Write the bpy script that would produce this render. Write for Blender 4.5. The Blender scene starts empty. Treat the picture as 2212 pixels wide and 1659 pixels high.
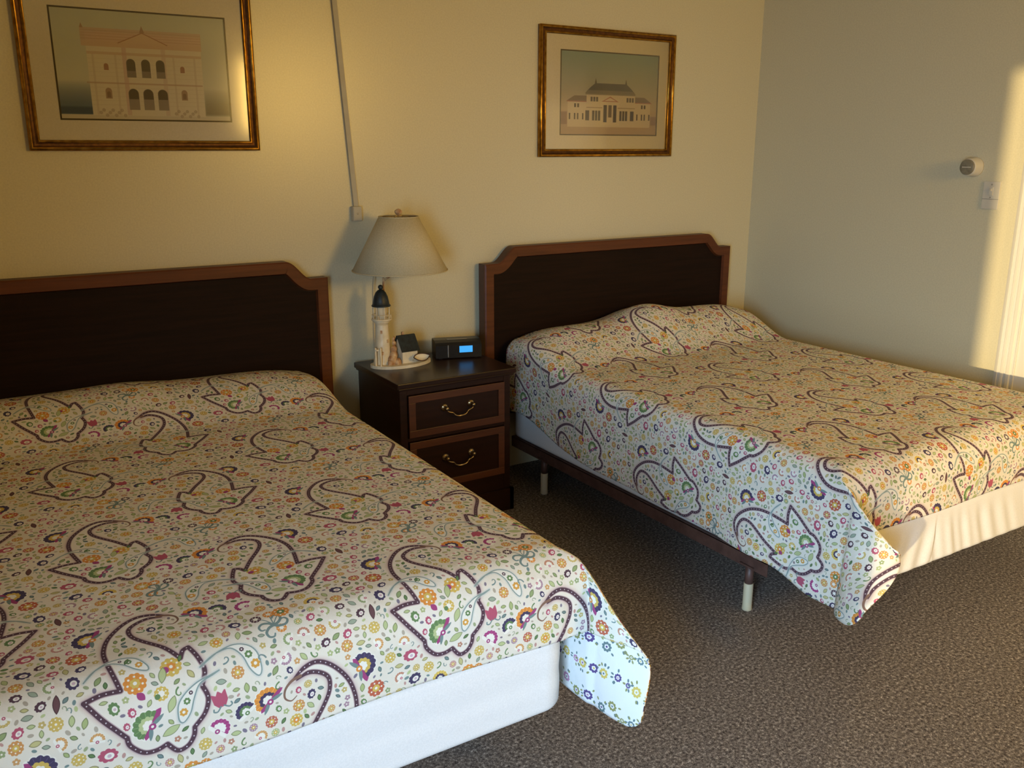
import bpy, bmesh, math, random
import numpy as np
from mathutils import Matrix, Vector

SC = bpy.context.scene
COL = SC.collection
PI = math.pi

# ------------------------------------------------------------------ camera
def look_axes(yaw, pitch, roll):
    y, p, r = map(math.radians, (yaw, pitch, roll))
    fw = np.array([math.sin(-y) * math.cos(p), math.cos(y) * math.cos(p), -math.sin(p)])
    rt = np.array([math.cos(y), math.sin(y), 0.0])
    up = np.cross(rt, fw)
    return rt * math.cos(r) + up * math.sin(r), up * math.cos(r) - rt * math.sin(r), fw

CAM = (-3.810, -3.601, 1.547)
rt, up, fw = look_axes(-31.912, 14.828, 0.064)
cam_data = bpy.data.cameras.new('camera')
cam = bpy.data.objects.new('camera', cam_data)
COL.objects.link(cam)
cam.matrix_world = Matrix(((rt[0], up[0], -fw[0], CAM[0]), (rt[1], up[1], -fw[1], CAM[1]),
                           (rt[2], up[2], -fw[2], CAM[2]), (0, 0, 0, 1)))
cam_data.sensor_fit = 'HORIZONTAL'
cam_data.sensor_width = 36.0
cam_data.lens = 36.0 * 1928.14 / 2212.0
cam_data.clip_start = 0.05
SC.camera = cam

# ------------------------------------------------------------------ light and exposure
SC.view_settings.view_transform = 'Standard'
SC.view_settings.look = 'None'
SC.view_settings.gamma = 1.0
SC.view_settings.use_curve_mapping = False
SC.view_settings.exposure = 0.0

world = bpy.data.worlds.new('evening_sky')
SC.world = world
world.use_nodes = True
wb = world.node_tree.nodes['Background']
wb.inputs[0].default_value = (0.42, 0.62, 1.0, 1)
wb.inputs[1].default_value = 0.6

def lamp(name, kind, loc, energy, color, aim=None, **kw):
    d = bpy.data.lights.new(name, kind)
    d.energy = energy
    d.color = color
    for k, v in kw.items():
        setattr(d, k, v)
    o = bpy.data.objects.new(name, d)
    COL.objects.link(o)
    o.location = loc
    if aim is not None:
        o.rotation_euler = Vector(aim).to_track_quat('-Z', 'Y').to_euler()
    return o

SUN_SLOPE, SUN_DROP = 0.45, 0.05
lamp('low_sun', 'SUN', (-9, -7, 3), 3.2, (1.0, 0.76, 0.38), aim=(1, SUN_SLOPE, -SUN_DROP), angle=math.radians(0.8))
lamp('doorway_daylight', 'AREA', (-4.80, -3.95, 0.95), 38, (0.47, 0.70, 0.97), aim=(0.78, 0.56, -0.33),
     shape='RECTANGLE', size=0.80, size_y=1.6, spread=math.radians(85))
lamp('sunset_window', 'AREA', (-0.98, -4.96, 2.00), 49, (1.0, 0.62, 0.15), aim=(0, 1, 0),
     shape='RECTANGLE', size=0.80, size_y=0.62)

# ------------------------------------------------------------------ helpers
def link(o, parent=None):
    COL.objects.link(o)
    if parent is not None:
        o.parent = parent
    return o

def tag(o, label=None, cat=None, group=None, kind=None):
    if label: o['label'] = label
    if cat: o['category'] = cat
    if group: o['group'] = group
    if kind: o['kind'] = kind
    return o

def thing(name, label, cat, loc=(0, 0, 0), group=None):
    o = bpy.data.objects.new(name, None)
    o.empty_display_size = 0.1
    o.location = loc
    link(o)
    return tag(o, label, cat, group)

def mesh_obj(name, verts, faces, mat, parent=None, smooth=False, off=None):
    me = bpy.data.meshes.new(name)
    me.from_pydata([tuple(v) for v in verts], [], [tuple(f) for f in faces])
    if smooth:
        me.polygons.foreach_set('use_smooth', [True] * len(me.polygons))
    if mat is not None:
        me.materials.append(mat)
    o = bpy.data.objects.new(name, me)
    link(o, parent)
    if parent is not None:           # everything is modelled in world coordinates
        o.matrix_parent_inverse = Matrix.Identity(4)
        o.location = -world_loc(parent)
    return o

def world_loc(o):
    l = Vector(o.location)
    while o.parent is not None:
        o = o.parent
        l = l + Vector(o.location)
    return l

class G:
    """collects simple solids, then becomes ONE mesh object"""
    def __init__(s):
        s.v = []; s.f = []; s.sm = []
    def add(s, v, f, smooth=False):
        n = len(s.v)
        s.v += [tuple(p) for p in v]
        s.f += [tuple(i + n for i in q) for q in f]
        s.sm += [smooth] * len(f)
        return s
    def box(s, x0, x1, y0, y1, z0, z1, b=0.0, mat=None):
        x0, x1 = min(x0, x1), max(x0, x1); y0, y1 = min(y0, y1), max(y0, y1); z0, z1 = min(z0, z1), max(z0, z1)
        bm = bmesh.new()
        bmesh.ops.create_cube(bm, size=1.0)
        for v in bm.verts:
            v.co = Vector(((x0 + x1) / 2 + v.co.x * (x1 - x0), (y0 + y1) / 2 + v.co.y * (y1 - y0), (z0 + z1) / 2 + v.co.z * (z1 - z0)))
        if b > 0:
            bmesh.ops.bevel(bm, geom=bm.edges[:], offset=b, segments=2, affect='EDGES', profile=0.6)
        if mat is not None:
            bm.transform(mat)
        bm.verts.index_update()
        s.add([v.co.copy() for v in bm.verts], [[v.index for v in f.verts] for f in bm.faces])
        bm.free()
        return s
    def lathe(s, cx, cy, prof, n=32, cap=True, axis=None):
        """prof: list of (r, z)"""
        vs = []; fs = []
        for r, z in prof:
            for k in range(n):
                a = 2 * PI * k / n
                vs.append((cx + r * math.cos(a), cy + r * math.sin(a), z))
        for i in range(len(prof) - 1):
            for k in range(n):
                fs.append((i * n + k, i * n + (k + 1) % n, (i + 1) * n + (k + 1) % n, (i + 1) * n + k))
        if cap:
            fs.append(tuple(range(n - 1, -1, -1)))
            m = (len(prof) - 1) * n
            fs.append(tuple(range(m, m + n)))
        if axis is not None:
            vs = [axis @ Vector(v) for v in vs]
        return s.add(vs, fs, True)
    def tube(s, pts, r, n=10):
        pts = [Vector(p) for p in pts]
        vs = []; fs = []
        prev = None
        for i, p in enumerate(pts):
            t = (pts[min(i + 1, len(pts) - 1)] - pts[max(i - 1, 0)]).normalized()
            if prev is None:
                a = t.orthogonal().normalized()
            else:
                a = (prev - t * prev.dot(t)).normalized()
            prev = a
            b = t.cross(a)
            rr = r[i] if isinstance(r, (list, tuple)) else r
            for k in range(n):
                q = 2 * PI * k / n
                vs.append(p + (a * math.cos(q) + b * math.sin(q)) * rr)
        for i in range(len(pts) - 1):
            for k in range(n):
                fs.append((i * n + k, i * n + (k + 1) % n, (i + 1) * n + (k + 1) % n, (i + 1) * n + k))
        fs.append(tuple(range(n - 1, -1, -1)))
        m = (len(pts) - 1) * n
        fs.append(tuple(range(m, m + n)))
        return s.add(vs, fs, True)
    def prism(s, poly, lift):
        """poly: closed list of 3D points; lift: extrusion vector"""
        n = len(poly)
        L = Vector(lift)
        vs = [Vector(p) for p in poly] + [Vector(p) + L for p in poly]
        fs = [tuple(range(n - 1, -1, -1)), tuple(range(n, 2 * n))]
        fs += [(i, (i + 1) % n, n + (i + 1) % n, n + i) for i in range(n)]
        return s.add(vs, fs)
    def sphere(s, c, r, n=16, m=10, sc=(1, 1, 1)):
        vs = []; fs = []
        for i in range(m + 1):
            t = PI * i / m
            for k in range(n):
                a = 2 * PI * k / n
                vs.append((c[0] + r * sc[0] * math.sin(t) * math.cos(a), c[1] + r * sc[1] * math.sin(t) * math.sin(a), c[2] - r * sc[2] * math.cos(t)))
        for i in range(m):
            for k in range(n):
                fs.append((i * n + k, i * n + (k + 1) % n, (i + 1) * n + (k + 1) % n, (i + 1) * n + k))
        return s.add(vs, fs, True)
    def build(s, name, mat, parent=None):
        o = mesh_obj(name, s.v, s.f, mat, parent)
        o.data.polygons.foreach_set('use_smooth', s.sm)
        bm = bmesh.new(); bm.from_mesh(o.data)
        bmesh.ops.remove_doubles(bm, verts=bm.verts, dist=1e-6)
        bmesh.ops.recalc_face_normals(bm, faces=bm.faces)
        bm.to_mesh(o.data); bm.free()
        return o

# ------------------------------------------------------------------ materials
def srgb(r, g, b):
    f = lambda c: (c / 255 / 12.92) if c / 255 <= 0.04045 else ((c / 255 + 0.055) / 1.055) ** 2.4
    return (f(r), f(g), f(b), 1)

def new_mat(name, color=(0.8, 0.8, 0.8, 1), rough=0.5, metal=0.0, spec=0.5, **kw):
    m = bpy.data.materials.new(name)
    m.use_nodes = True
    b = m.node_tree.nodes['Principled BSDF']
    b.inputs['Base Color'].default_value = color
    b.inputs['Roughness'].default_value = rough
    b.inputs['Metallic'].default_value = metal
    b.inputs['Specular IOR Level'].default_value = spec
    for k, v in kw.items():
        b.inputs[k].default_value = v
    return m

def nodes(m):
    return m.node_tree.nodes, m.node_tree.links, m.node_tree.nodes['Principled BSDF']

def noise(m, scale, detail=3, rough=0.5, vec=None, stretch=None):
    N, L, B = nodes(m)
    t = N.new('ShaderNodeTexNoise')
    t.inputs['Scale'].default_value = scale
    t.inputs['Detail'].default_value = detail
    t.inputs['Roughness'].default_value = rough
    c = N.new('ShaderNodeTexCoord')
    src = c.outputs['Object']
    if stretch:
        mp = N.new('ShaderNodeMapping')
        mp.inputs['Scale'].default_value = stretch
        L.new(src, mp.inputs['Vector'])
        src = mp.outputs['Vector']
    L.new(src, t.inputs['Vector'])
    return t

def ramp(m, src, stops):
    N, L, B = nodes(m)
    r = N.new('ShaderNodeValToRGB')
    while len(r.color_ramp.elements) < len(stops):
        r.color_ramp.elements.new(0.5)
    for e, (p, c) in zip(r.color_ramp.elements, stops):
        e.position = p
        e.color = c
    L.new(src, r.inputs['Fac'])
    return r

def bump(m, src, strength=0.3, dist=0.002):
    N, L, B = nodes(m)
    b = N.new('ShaderNodeBump')
    b.inputs['Strength'].default_value = strength
    b.inputs['Distance'].default_value = dist
    L.new(src, b.inputs['Height'])
    L.new(b.outputs['Normal'], B.inputs['Normal'])
    return b

def mottled(name, c0, c1, scale, rough, bs=0.2, bd=0.001, stretch=None, detail=4, lo=0.35, hi=0.65, **kw):
    m = new_mat(name, rough=rough, **kw)
    N, L, B = nodes(m)
    t = noise(m, scale, detail, stretch=stretch)
    r = ramp(m, t.outputs['Fac'], [(lo, c0), (hi, c1)])
    L.new(r.outputs['Color'], B.inputs['Base Color'])
    if bs:
        bump(m, t.outputs['Fac'], bs, bd)
    return m

M = {}
M['wall'] = mottled('cream_wall_paint', srgb(212, 202, 168), srgb(220, 210, 176), 160, 0.30, 0.12, 0.0010, spec=0.8)
M['wall_r'] = mottled('cream_wall_paint_side', srgb(212, 202, 168), srgb(220, 210, 176), 160, 0.50, 0.22, 0.0015, spec=0.3)
M['wall_f'] = mottled('darkened_unseen_wall', srgb(96, 72, 52), srgb(112, 86, 62), 6, 0.6, 0, stretch=(14, 14, 1))  # unseen front wall, coloured dark to cut the light bounced into the room
M['ceiling'] = mottled('white_ceiling_paint', srgb(225, 222, 212), srgb(235, 232, 224), 90, 0.9, 0.4, 0.003)
M['trim'] = new_mat('white_trim_paint', srgb(226, 220, 205), 0.35)
# carpet
mc = new_mat('brown_flecked_carpet', rough=0.95, spec=0.1)
N, L, B = nodes(mc)
t1 = noise(mc, 105, 6, 0.72); t2 = noise(mc, 330, 2, 0.6)
r1 = ramp(mc, t1.outputs['Fac'], [(0.32, srgb(44, 39, 37)), (0.45, srgb(110, 102, 96)), (0.55, srgb(148, 139, 130)), (0.68, srgb(226, 216, 204))])
r2 = ramp(mc, t2.outputs['Fac'], [(0.3, (0.35, 0.35, 0.35, 1)), (0.7, (1.35, 1.35, 1.35, 1))])
mx = N.new('ShaderNodeMix'); mx.data_type = 'RGBA'; mx.blend_type = 'MULTIPLY'
mx.inputs[0].default_value = 1.0
L.new(r1.outputs['Color'], mx.inputs[6]); L.new(r2.outputs['Color'], mx.inputs[7])
L.new(mx.outputs[2], B.inputs['Base Color'])
bump(mc, t2.outputs['Fac'], 0.5, 0.004)
M['carpet'] = mc

def wood(name, dark, light, rough, stretch=(3, 60, 60), spec=0.5, coat=0.0):
    m = new_mat(name, rough=rough, spec=spec)
    N, L, B = nodes(m)
    t = noise(m, 1.0, 6, 0.6, stretch=stretch)
    r = ramp(m, t.outputs['Fac'], [(0.3, dark), (0.7, light)])
    L.new(r.outputs['Color'], B.inputs['Base Color'])
    B.inputs['Coat Weight'].default_value = coat
    B.inputs['Coat Roughness'].default_value = 0.2
    return m
M['wood_panel'] = wood('dark_mahogany', srgb(24, 13, 8), srgb(38, 21, 13), 0.55, spec=0.12)
M['wood_trim'] = wood('reddish_banding', srgb(84, 46, 24), srgb(106, 58, 31), 0.45, spec=0.3)
M['wood_side'] = wood('brown_edge_wood', srgb(66, 36, 22), srgb(86, 48, 29), 0.5)
M['wood_ns'] = wood('dark_nightstand_wood', srgb(32, 17, 11), srgb(46, 25, 16), 0.30, spec=0.3)
M['wood_ns_band'] = wood('nightstand_banding', srgb(68, 36, 22), srgb(88, 48, 29), 0.4)
M['brass'] = mottled('aged_brass', srgb(150, 130, 98), srgb(182, 162, 128), 60, 0.28, 0, metal=1.0)
M['gold'] = mottled('gold_leaf', srgb(142, 98, 30), srgb(186, 138, 58), 40, 0.24, 0.04, 0.0004, metal=1.0)
M['gold_dark'] = mottled('dark_gilt_groove', srgb(70, 40, 12), srgb(98, 60, 20), 60, 0.42, 0.05, 0.0004, metal=0.6)
M['mat_board'] = mottled('cream_mat_board', srgb(222, 212, 186), srgb(228, 218, 194), 200, 0.9, 0)
M['black_line'] = new_mat('dark_mat_bevel', srgb(84, 72, 40), 0.8)
M['iron'] = mottled('brown_painted_iron', srgb(78, 54, 46), srgb(96, 68, 58), 30, 0.5, 0.1)
M['sleeve'] = new_mat('beige_plastic', srgb(206, 192, 158), 0.5)
M['sheet'] = mottled('white_cotton_sheet', srgb(232, 230, 226), srgb(240, 238, 234), 260, 0.9, 0.25, 0.0006, spec=0.15)
M['ticking'] = mottled('mattress_ticking', srgb(225, 220, 210), srgb(235, 230, 222), 120, 0.9, 0.2)
M['shade'] = mottled('cream_linen_shade', srgb(200, 186, 148), srgb(212, 198, 162), 220, 0.9, 0.3, 0.0008, spec=0.1)
M['ceramic'] = mottled('cream_ceramic', srgb(226, 208, 170), srgb(240, 226, 194), 30, 0.4, 0.1, 0.001)
M['ceramic_tan'] = mottled('tan_ceramic_rock', srgb(170, 118, 74), srgb(226, 190, 140), 45, 0.6, 0.8, 0.004)
M['dome'] = mottled('dark_teal_glaze', srgb(26, 32, 34), srgb(40, 50, 52), 60, 0.45, 0.1)
M['cord'] = new_mat('ivory_cord', srgb(190, 176, 146), 0.6)
M['plastic_w'] = new_mat('ivory_plastic', srgb(210, 202, 182), 0.4)
M['plastic_line'] = new_mat('grey_plastic_seam', srgb(130, 124, 112), 0.5)
M['raceway'] = mottled('grey_white_raceway', srgb(186, 178, 156), srgb(194, 186, 164), 20, 0.5, 0)
M['steel'] = new_mat('steel_screw', srgb(190, 186, 176), 0.3, 1.0)
M['dial'] = mottled('grey_dial', srgb(120, 112, 92), srgb(146, 138, 114), 40, 0.45, 0)
M['black'] = mottled('black_plastic', srgb(18, 17, 17), srgb(26, 25, 24), 60, 0.35, 0)
M['silver'] = new_mat('silver_plastic', srgb(170, 165, 155), 0.3, 0.8)
md = new_mat('blue_backlit_display', srgb(20, 60, 90), 0.3)
N, L, B = nodes(md)
B.inputs['Emission Color'].default_value = srgb(70, 175, 255)
B.inputs['Emission Strength'].default_value = 1.0
M['display'] = md
mg = bpy.data.materials.new('picture_glass'); mg.use_nodes = True
N = mg.node_tree.nodes; L = mg.node_tree.links
N.remove(N['Principled BSDF'])
tr = N.new('ShaderNodeBsdfTransparent'); gl = N.new('ShaderNodeBsdfGlossy'); fr = N.new('ShaderNodeFresnel'); ms = N.new('ShaderNodeMixShader')
gl.inputs['Roughness'].default_value = 0.10
fr.inputs['IOR'].default_value = 1.5
L.new(fr.outputs[0], ms.inputs[0]); L.new(tr.outputs[0], ms.inputs[1]); L.new(gl.outputs[0], ms.inputs[2])
L.new(ms.outputs[0], N['Material Output'].inputs[0])
M['glass'] = mg

# ------------------------------------------------------------------ flat print: a small rasteriser for the woven-print motifs
class Print:
    """paints flat colour shapes into an array, in metres, wrapping at the edges of the repeat"""
    def __init__(s, w, h, res, bg, wrap=True):
        s.res = res; s.nx = int(round(w / res)); s.ny = int(round(h / res))
        s.a = np.empty((s.ny, s.nx, 3), np.float32); s.a[:] = np.array(bg, np.float32) / 255
        s.occ = np.zeros((s.ny, s.nx), np.float32)
        s.wrap = wrap
    def box(s, x0, x1, y0, y1):
        i0, i1 = math.floor(x0 / s.res) - 1, math.ceil(x1 / s.res) + 2
        j0, j1 = math.floor(y0 / s.res) - 1, math.ceil(y1 / s.res) + 2
        if not s.wrap:
            i0, j0 = max(i0, 0), max(j0, 0); i1, j1 = min(i1, s.nx), min(j1, s.ny)
        ii = np.arange(i0, i1); jj = np.arange(j0, j1)
        X, Y = np.meshgrid((ii + 0.5) * s.res, (jj + 0.5) * s.res)
        return ii, jj, X, Y
    def put(s, ii, jj, alpha, c, occ=True):
        if len(ii) == 0 or len(jj) == 0: return
        ix = np.ix_(jj % s.ny, ii % s.nx)
        a = alpha[..., None]
        s.a[ix] = s.a[ix] * (1 - a) + (np.array(c, np.float32) / 255) * a
        if occ: s.occ[ix] = np.maximum(s.occ[ix], alpha)
    def inside(s, X, Y, P):
        w = np.zeros(X.shape, bool)
        n = len(P)
        for k in range(n):
            x1, y1 = P[k]; x2, y2 = P[(k + 1) % n]
            if y1 == y2: continue
            c = ((y1 > Y) != (y2 > Y)) & (X < (x2 - x1) * (Y - y1) / (y2 - y1) + x1)
            w ^= c
        return w
    def segdist(s, X, Y, P, closed=False, R=None):
        d = np.full(X.shape, 1e9, np.float32)
        n = len(P)
        for k in range(n if closed else n - 1):
            x1, y1 = P[k]; x2, y2 = P[(k + 1) % n]
            dx, dy = x2 - x1, y2 - y1
            t = np.clip(((X - x1) * dx + (Y - y1) * dy) / (dx * dx + dy * dy + 1e-12), 0, 1)
            e = np.hypot(X - x1 - t * dx, Y - y1 - t * dy)
            if R is not None:
                e = e - (R[k] + (R[(k + 1) % n] - R[k]) * t)
            d = np.minimum(d, e)
        return d
    def poly(s, P, c, soft=1.0, alpha=1.0, grow=0.0, occ=True):
        P = np.array(P); g = grow + soft * s.res
        ii, jj, X, Y = s.box(P[:, 0].min() - g, P[:, 0].max() + g, P[:, 1].min() - g, P[:, 1].max() + g)
        if len(ii) == 0 or len(jj) == 0: return
        sd = s.segdist(X, Y, P, True) * np.where(s.inside(X, Y, P), -1, 1)
        s.put(ii, jj, np.clip(0.5 - (sd - grow) / (soft * s.res), 0, 1) * alpha, c, occ)
    def stroke(s, P, r, c, closed=False, soft=1.0, alpha=1.0, occ=True):
        P = np.array(P)
        R = None if np.isscalar(r) else list(r)
        rm = r if R is None else max(R)
        g = rm + soft * s.res
        ii, jj, X, Y = s.box(P[:, 0].min() - g, P[:, 0].max() + g, P[:, 1].min() - g, P[:, 1].max() + g)
        if len(ii) == 0 or len(jj) == 0: return
        d = s.segdist(X, Y, P, closed, R)
        if R is None: d = d - r
        s.put(ii, jj, np.clip(0.5 - d / (soft * s.res), 0, 1) * alpha, c, occ)
    def blob(s, x, y, R, c, lobes=0, amp=0.0, rot=0.0, sx=1.0, arc=None, hole=0.0, alpha=1.0):
        g = R * (1 + amp) * max(1, sx) + s.res
        ii, jj, X, Y = s.box(x - g, x + g, y - g, y + g)
        if len(ii) == 0 or len(jj) == 0: return
        u = X - x; v = Y - y
        cr, sr = math.cos(rot), math.sin(rot)
        p, q = (u * cr + v * sr) / sx, -u * sr + v * cr
        th = np.arctan2(q, p); r = np.hypot(p, q)
        RR = R * (1 + amp * (np.abs(np.cos(th * lobes / 2)) * 2 - 1)) if lobes else R
        a = np.clip(0.5 - (r - RR) / s.res, 0, 1)
        if hole: a = a * np.clip(0.5 + (r - hole) / s.res, 0, 1)
        if arc is not None: a = a * np.clip(0.5 + (q - arc * R) / s.res, 0, 1)
        s.put(ii, jj, a * alpha, c)
    def image(s, name, raw=None):
        im = bpy.data.images.new(name, s.nx, s.ny, alpha=False)
        px = np.ones((s.ny, s.nx, 4), np.float32)
        px[..., :3] = np.clip(s.a, 0, 1)
        im.pixels.foreach_set(px.ravel())
        im.update()
        im.pack()
        return im

def spline(P, n=6, closed=False):
    P = [np.array(p, float) for p in P]
    m = len(P); out = []
    for k in range(m if closed else m - 1):
        g = (lambda i: P[i % m]) if closed else (lambda i: P[min(max(i, 0), m - 1)])
        p0, p1, p2, p3 = g(k - 1), g(k), g(k + 1), g(k + 2)
        for t in np.arange(n) / n:
            out.append(0.5 * ((2 * p1) + (-p0 + p2) * t + (2 * p0 - 5 * p1 + 4 * p2 - p3) * t ** 2 + (-p0 + 3 * p1 - 3 * p2 + p3) * t ** 3))
    if not closed: out.append(P[-1])
    return [tuple(p) for p in out]

def curve_parts(parts, n=6):
    out = []
    for p in parts:
        q = spline(p, n)
        out += q if not out else q[1:]
    return out

def resample(P, step):
    P = np.array(P); d = np.r_[0, np.cumsum(np.hypot(*np.diff(P, axis=0).T))]
    t = np.arange(0, d[-1], step)
    return np.c_[np.interp(t, d, P[:, 0]), np.interp(t, d, P[:, 1])]

TW, TH = 0.600, 0.545
def bedspread_print():
    pr = Print(TW, TH, 0.0005, (230, 223, 206))
    rng = random.Random(11)
    PLUM, NAVY, MAG, PINK = (90, 68, 76), (78, 70, 96), (164, 76, 124), (182, 92, 112)
    ORA, YEL, GRN, LGR, TEAL, RED = (220, 146, 72), (212, 182, 96), (108, 136, 90), (186, 196, 142), (122, 142, 138), (190, 104, 80)
    CREAM = (240, 236, 222)
    # the scalloped paisley outline (tail towards the head of the bed)
    parts = [[(0.058, 0.172), (0.031, 0.190), (0.002, 0.194), (-0.029, 0.175), (-0.059, 0.135), (-0.073, 0.091), (-0.074, 0.051), (-0.070, 0.020), (-0.062, -0.022)],
             [(-0.062, -0.022), (-0.094, -0.020), (-0.124, -0.026)],
             [(-0.124, -0.026), (-0.101, -0.061), (-0.080, -0.088), (-0.064, -0.109)],
             [(-0.064, -0.109), (-0.060, -0.127), (-0.040, -0.148), (-0.018, -0.152), (0.002, -0.146)],
             [(0.002, -0.146), (0.019, -0.166), (0.038, -0.162), (0.050, -0.146), (0.053, -0.129)],
             [(0.053, -0.129), (0.074, -0.107), (0.083, -0.080), (0.076, -0.055)],
             [(0.076, -0.055), (0.086, -0.030), (0.080, 0.000), (0.069, 0.029)],
             [(0.069, 0.029), (0.058, 0.024), (0.050, 0.008)],
             [(0.050, 0.008), (0.025, 0.052), (-0.004, 0.095), (-0.018, 0.124), (-0.018, 0.152), (-0.001, 0.170), (0.024, 0.178), (0.048, 0.170)]]
    outline = curve_parts(parts, 7)
    def paisley(tail, bulb, w, bend):
        """thin double-line teardrop from tail point to bulb point"""
        t = np.array(tail); b = np.array(bulb); ax = b - t; ln = np.hypot(*ax); ax = ax / ln; nx = np.array([-ax[1], ax[0]])
        Lc = lambda f, o: tuple(t + ax * ln * f + nx * (o + bend * math.sin(f * PI) - bend * 0.9 * max(0, 0.25 - f) * 4))
        a = [Lc(0.0, -w * .5), Lc(0.12, 0.0), Lc(0.35, w * .28), Lc(0.6, w * .75), Lc(0.82, w), Lc(1.0, w * .55), Lc(1.05, 0), Lc(1.0, -w * .55), Lc(0.82, -w), Lc(0.6, -w * .62), Lc(0.35, -w * .12), Lc(0.16, -w * .02)]
        return spline(a, 5), Lc
    def T(cx, cy, m):
        return lambda p: (cx + (-p[0] if m else p[0]), cy + p[1])
    def leaf(x, y, ln, w, rot, c, line=None):
        cr, sr = math.cos(rot), math.sin(rot)
        P = []
        for k in range(9):
            f = k / 8; P.append((f * ln, w * math.sin(PI * f) ** .8))
        for k in range(7, 0, -1):
            f = k / 8; P.append((f * ln, -w * math.sin(PI * f) ** .8))
        P = [(x + p * cr - q * sr, y + p * sr + q * cr) for p, q in P]
        pr.poly(P, line or tuple(int(v * .72) for v in c), grow=0.0007)
        pr.poly(P, c, grow=-0.0006)
    def fan(x, y, R, rot, c1, c2, c3, wings=True):
        pr.blob(x, y, R * 1.08, CREAM, 15, .05, rot, arc=-.45)
        if wings:
            for sgn in (0.35, PI - 0.35):
                leaf(x + .15 * R * math.cos(rot), y + .15 * R * math.sin(rot), R * 1.18, R * .24, rot + (sgn - 0.6 if sgn < 1 else sgn + .6), MAG, MAG)
                leaf(x - .2 * R * math.cos(rot + PI / 2), y - .2 * R * math.sin(rot + PI / 2), R * 1.05, R * .12, rot + (sgn - 0.75 if sgn < 1 else sgn + .75), TEAL, TEAL)
        pr.blob(x, y, R, c1, 15, .05, rot, arc=-.1)
        for k in range(7):
            a = rot + PI * (k + .5) / 7
            pr.stroke([(x + R * .62 * math.cos(a), y + R * .62 * math.sin(a)), (x + R * .97 * math.cos(a), y + R * .97 * math.sin(a))], R * .022, tuple(min(255, int(v * 1.25)) for v in c1))
        pr.blob(x, y, R * .62, c2, 11, .07, rot, arc=-.12)
        pr.blob(x, y, R * .36, CREAM, 7, .1, rot, arc=-.3)
        pr.blob(x - .28 * R * math.cos(rot + PI / 2), y - .28 * R * math.sin(rot + PI / 2), R * .24, c3)
        pr.blob(x - .28 * R * math.cos(rot + PI / 2), y - .28 * R * math.sin(rot + PI / 2), R * .1, CREAM)
    def rosette(x, y, R, rot, c1, c2):
        pr.blob(x, y, R, c1, 11, .07, rot)
        for k in range(7):
            a = rot + 2 * PI * k / 7
            pr.blob(x + R * .68 * math.cos(a), y + R * .68 * math.sin(a), R * .11, CREAM)
        pr.blob(x, y, R * .45, c2, 7, .12, rot)
        pr.blob(x, y, R * .18, CREAM)
    def ring(x, y, R, rot, c1):
        pr.blob(x, y, R, c1, 9, .09, rot, sx=.8)
        pr.blob(x + R * .12, y - R * .1, R * .52, CREAM, 0, 0, rot, sx=.8)
        pr.blob(x + R * .12, y - R * .1, R * .22, (208, 180, 190))
    def tulip(x, y, R, rot, c1):
        cr, sr = math.cos(rot), math.sin(rot)
        P = [(-.8, .9), (-.35, .55), (0, 1.0), (.35, .55), (.8, .9), (.75, -.2), (.35, -.8), (-.35, -.8), (-.75, -.2)]
        pr.poly([(x + R * (p * cr - q * sr), y + R * (p * sr + q * cr)) for p, q in P], c1, grow=R * .1)
        for sg in (-1, 1):
            hk = [(sg * .2, -.8), (sg * .7, -1.25), (sg * 1.1, -1.1), (sg * 1.05, -.8)]
            pr.stroke(spline([(x + R * (p * cr - q * sr), y + R * (p * sr + q * cr)) for p, q in hk], 4), R * .09, TEAL)
    def hook(x, y, R, rot, c):
        P = [(0, 0), (.5, .1), (.95, .5), (.9, 1.0), (.5, 1.15), (.3, .9)]
        cr, sr = math.cos(rot), math.sin(rot)
        P = spline([(x + R * (p * cr - q * sr), y + R * (p * sr + q * cr)) for p, q in P], 4)
        n = len(P)
        pr.stroke(P, [R * .16 * (1 - .6 * k / n) for k in range(n)], c)
    for (cx, cy, m) in ((0.30, 0.2725, False), (0.60, 0.0, True)):
        t = T(cx, cy, m)
        A = (lambda a: PI - a) if m else (lambda a: a)
        P = [t(p) for p in outline]
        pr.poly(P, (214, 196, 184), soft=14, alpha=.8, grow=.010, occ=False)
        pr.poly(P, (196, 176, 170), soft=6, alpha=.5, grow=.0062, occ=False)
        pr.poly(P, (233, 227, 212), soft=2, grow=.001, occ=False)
        n = len(P)
        R = [0.0043 * min(1, 0.25 + k / 9, 0.25 + (n - 1 - k) / 9) for k in range(n)]
        pr.stroke(P, [r + .0016 for r in R], (190, 168, 166), soft=2)
        pr.stroke(P, R, PLUM)
        hk = spline([t(q) for q in ((.040, .1765), (.058, .172), (.072, .158), (.074, .140), (.062, .130), (.050, .137))], 6)
        pr.stroke(hk, [.0036 * (1 - .8 * i_ / len(hk)) for i_ in range(len(hk))], (136, 106, 90))
        for d in resample(P, 0.0115)[2:-2]:
            pr.blob(d[0], d[1], 0.0013, (214, 204, 208))
        # thin paisleys
        for tail, bulb, w, bend in (((-0.112, 0.036), (-0.012, 0.010), .0125, .020), ((0.106, -0.032), (0.032, -0.106), .0140, -.016), ((0.098, 0.004), (0.184, -0.060), .0165, .026)):
            Q, Lc = paisley(tail, bulb, w, bend)
            Q = [t(p) for p in Q]
            pr.poly(Q, (206, 208, 200), soft=5, alpha=.7, grow=.004)
            pr.poly(Q, (234, 231, 218), grow=.001)
            pr.stroke(Q, 0.0012, TEAL, True)
            pr.stroke([(q[0], q[1]) for q in Q], 0.0005, (150, 168, 160), True)
            for f, c, rr in ((.55, PLUM, .25), (.7, GRN, .42), (.88, (214, 160, 78), .5)):
                q = t(Lc(f, 0)); pr.blob(q[0], q[1], w * rr, c, 7, .12); pr.blob(q[0], q[1], w * rr * .4, CREAM)
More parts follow.
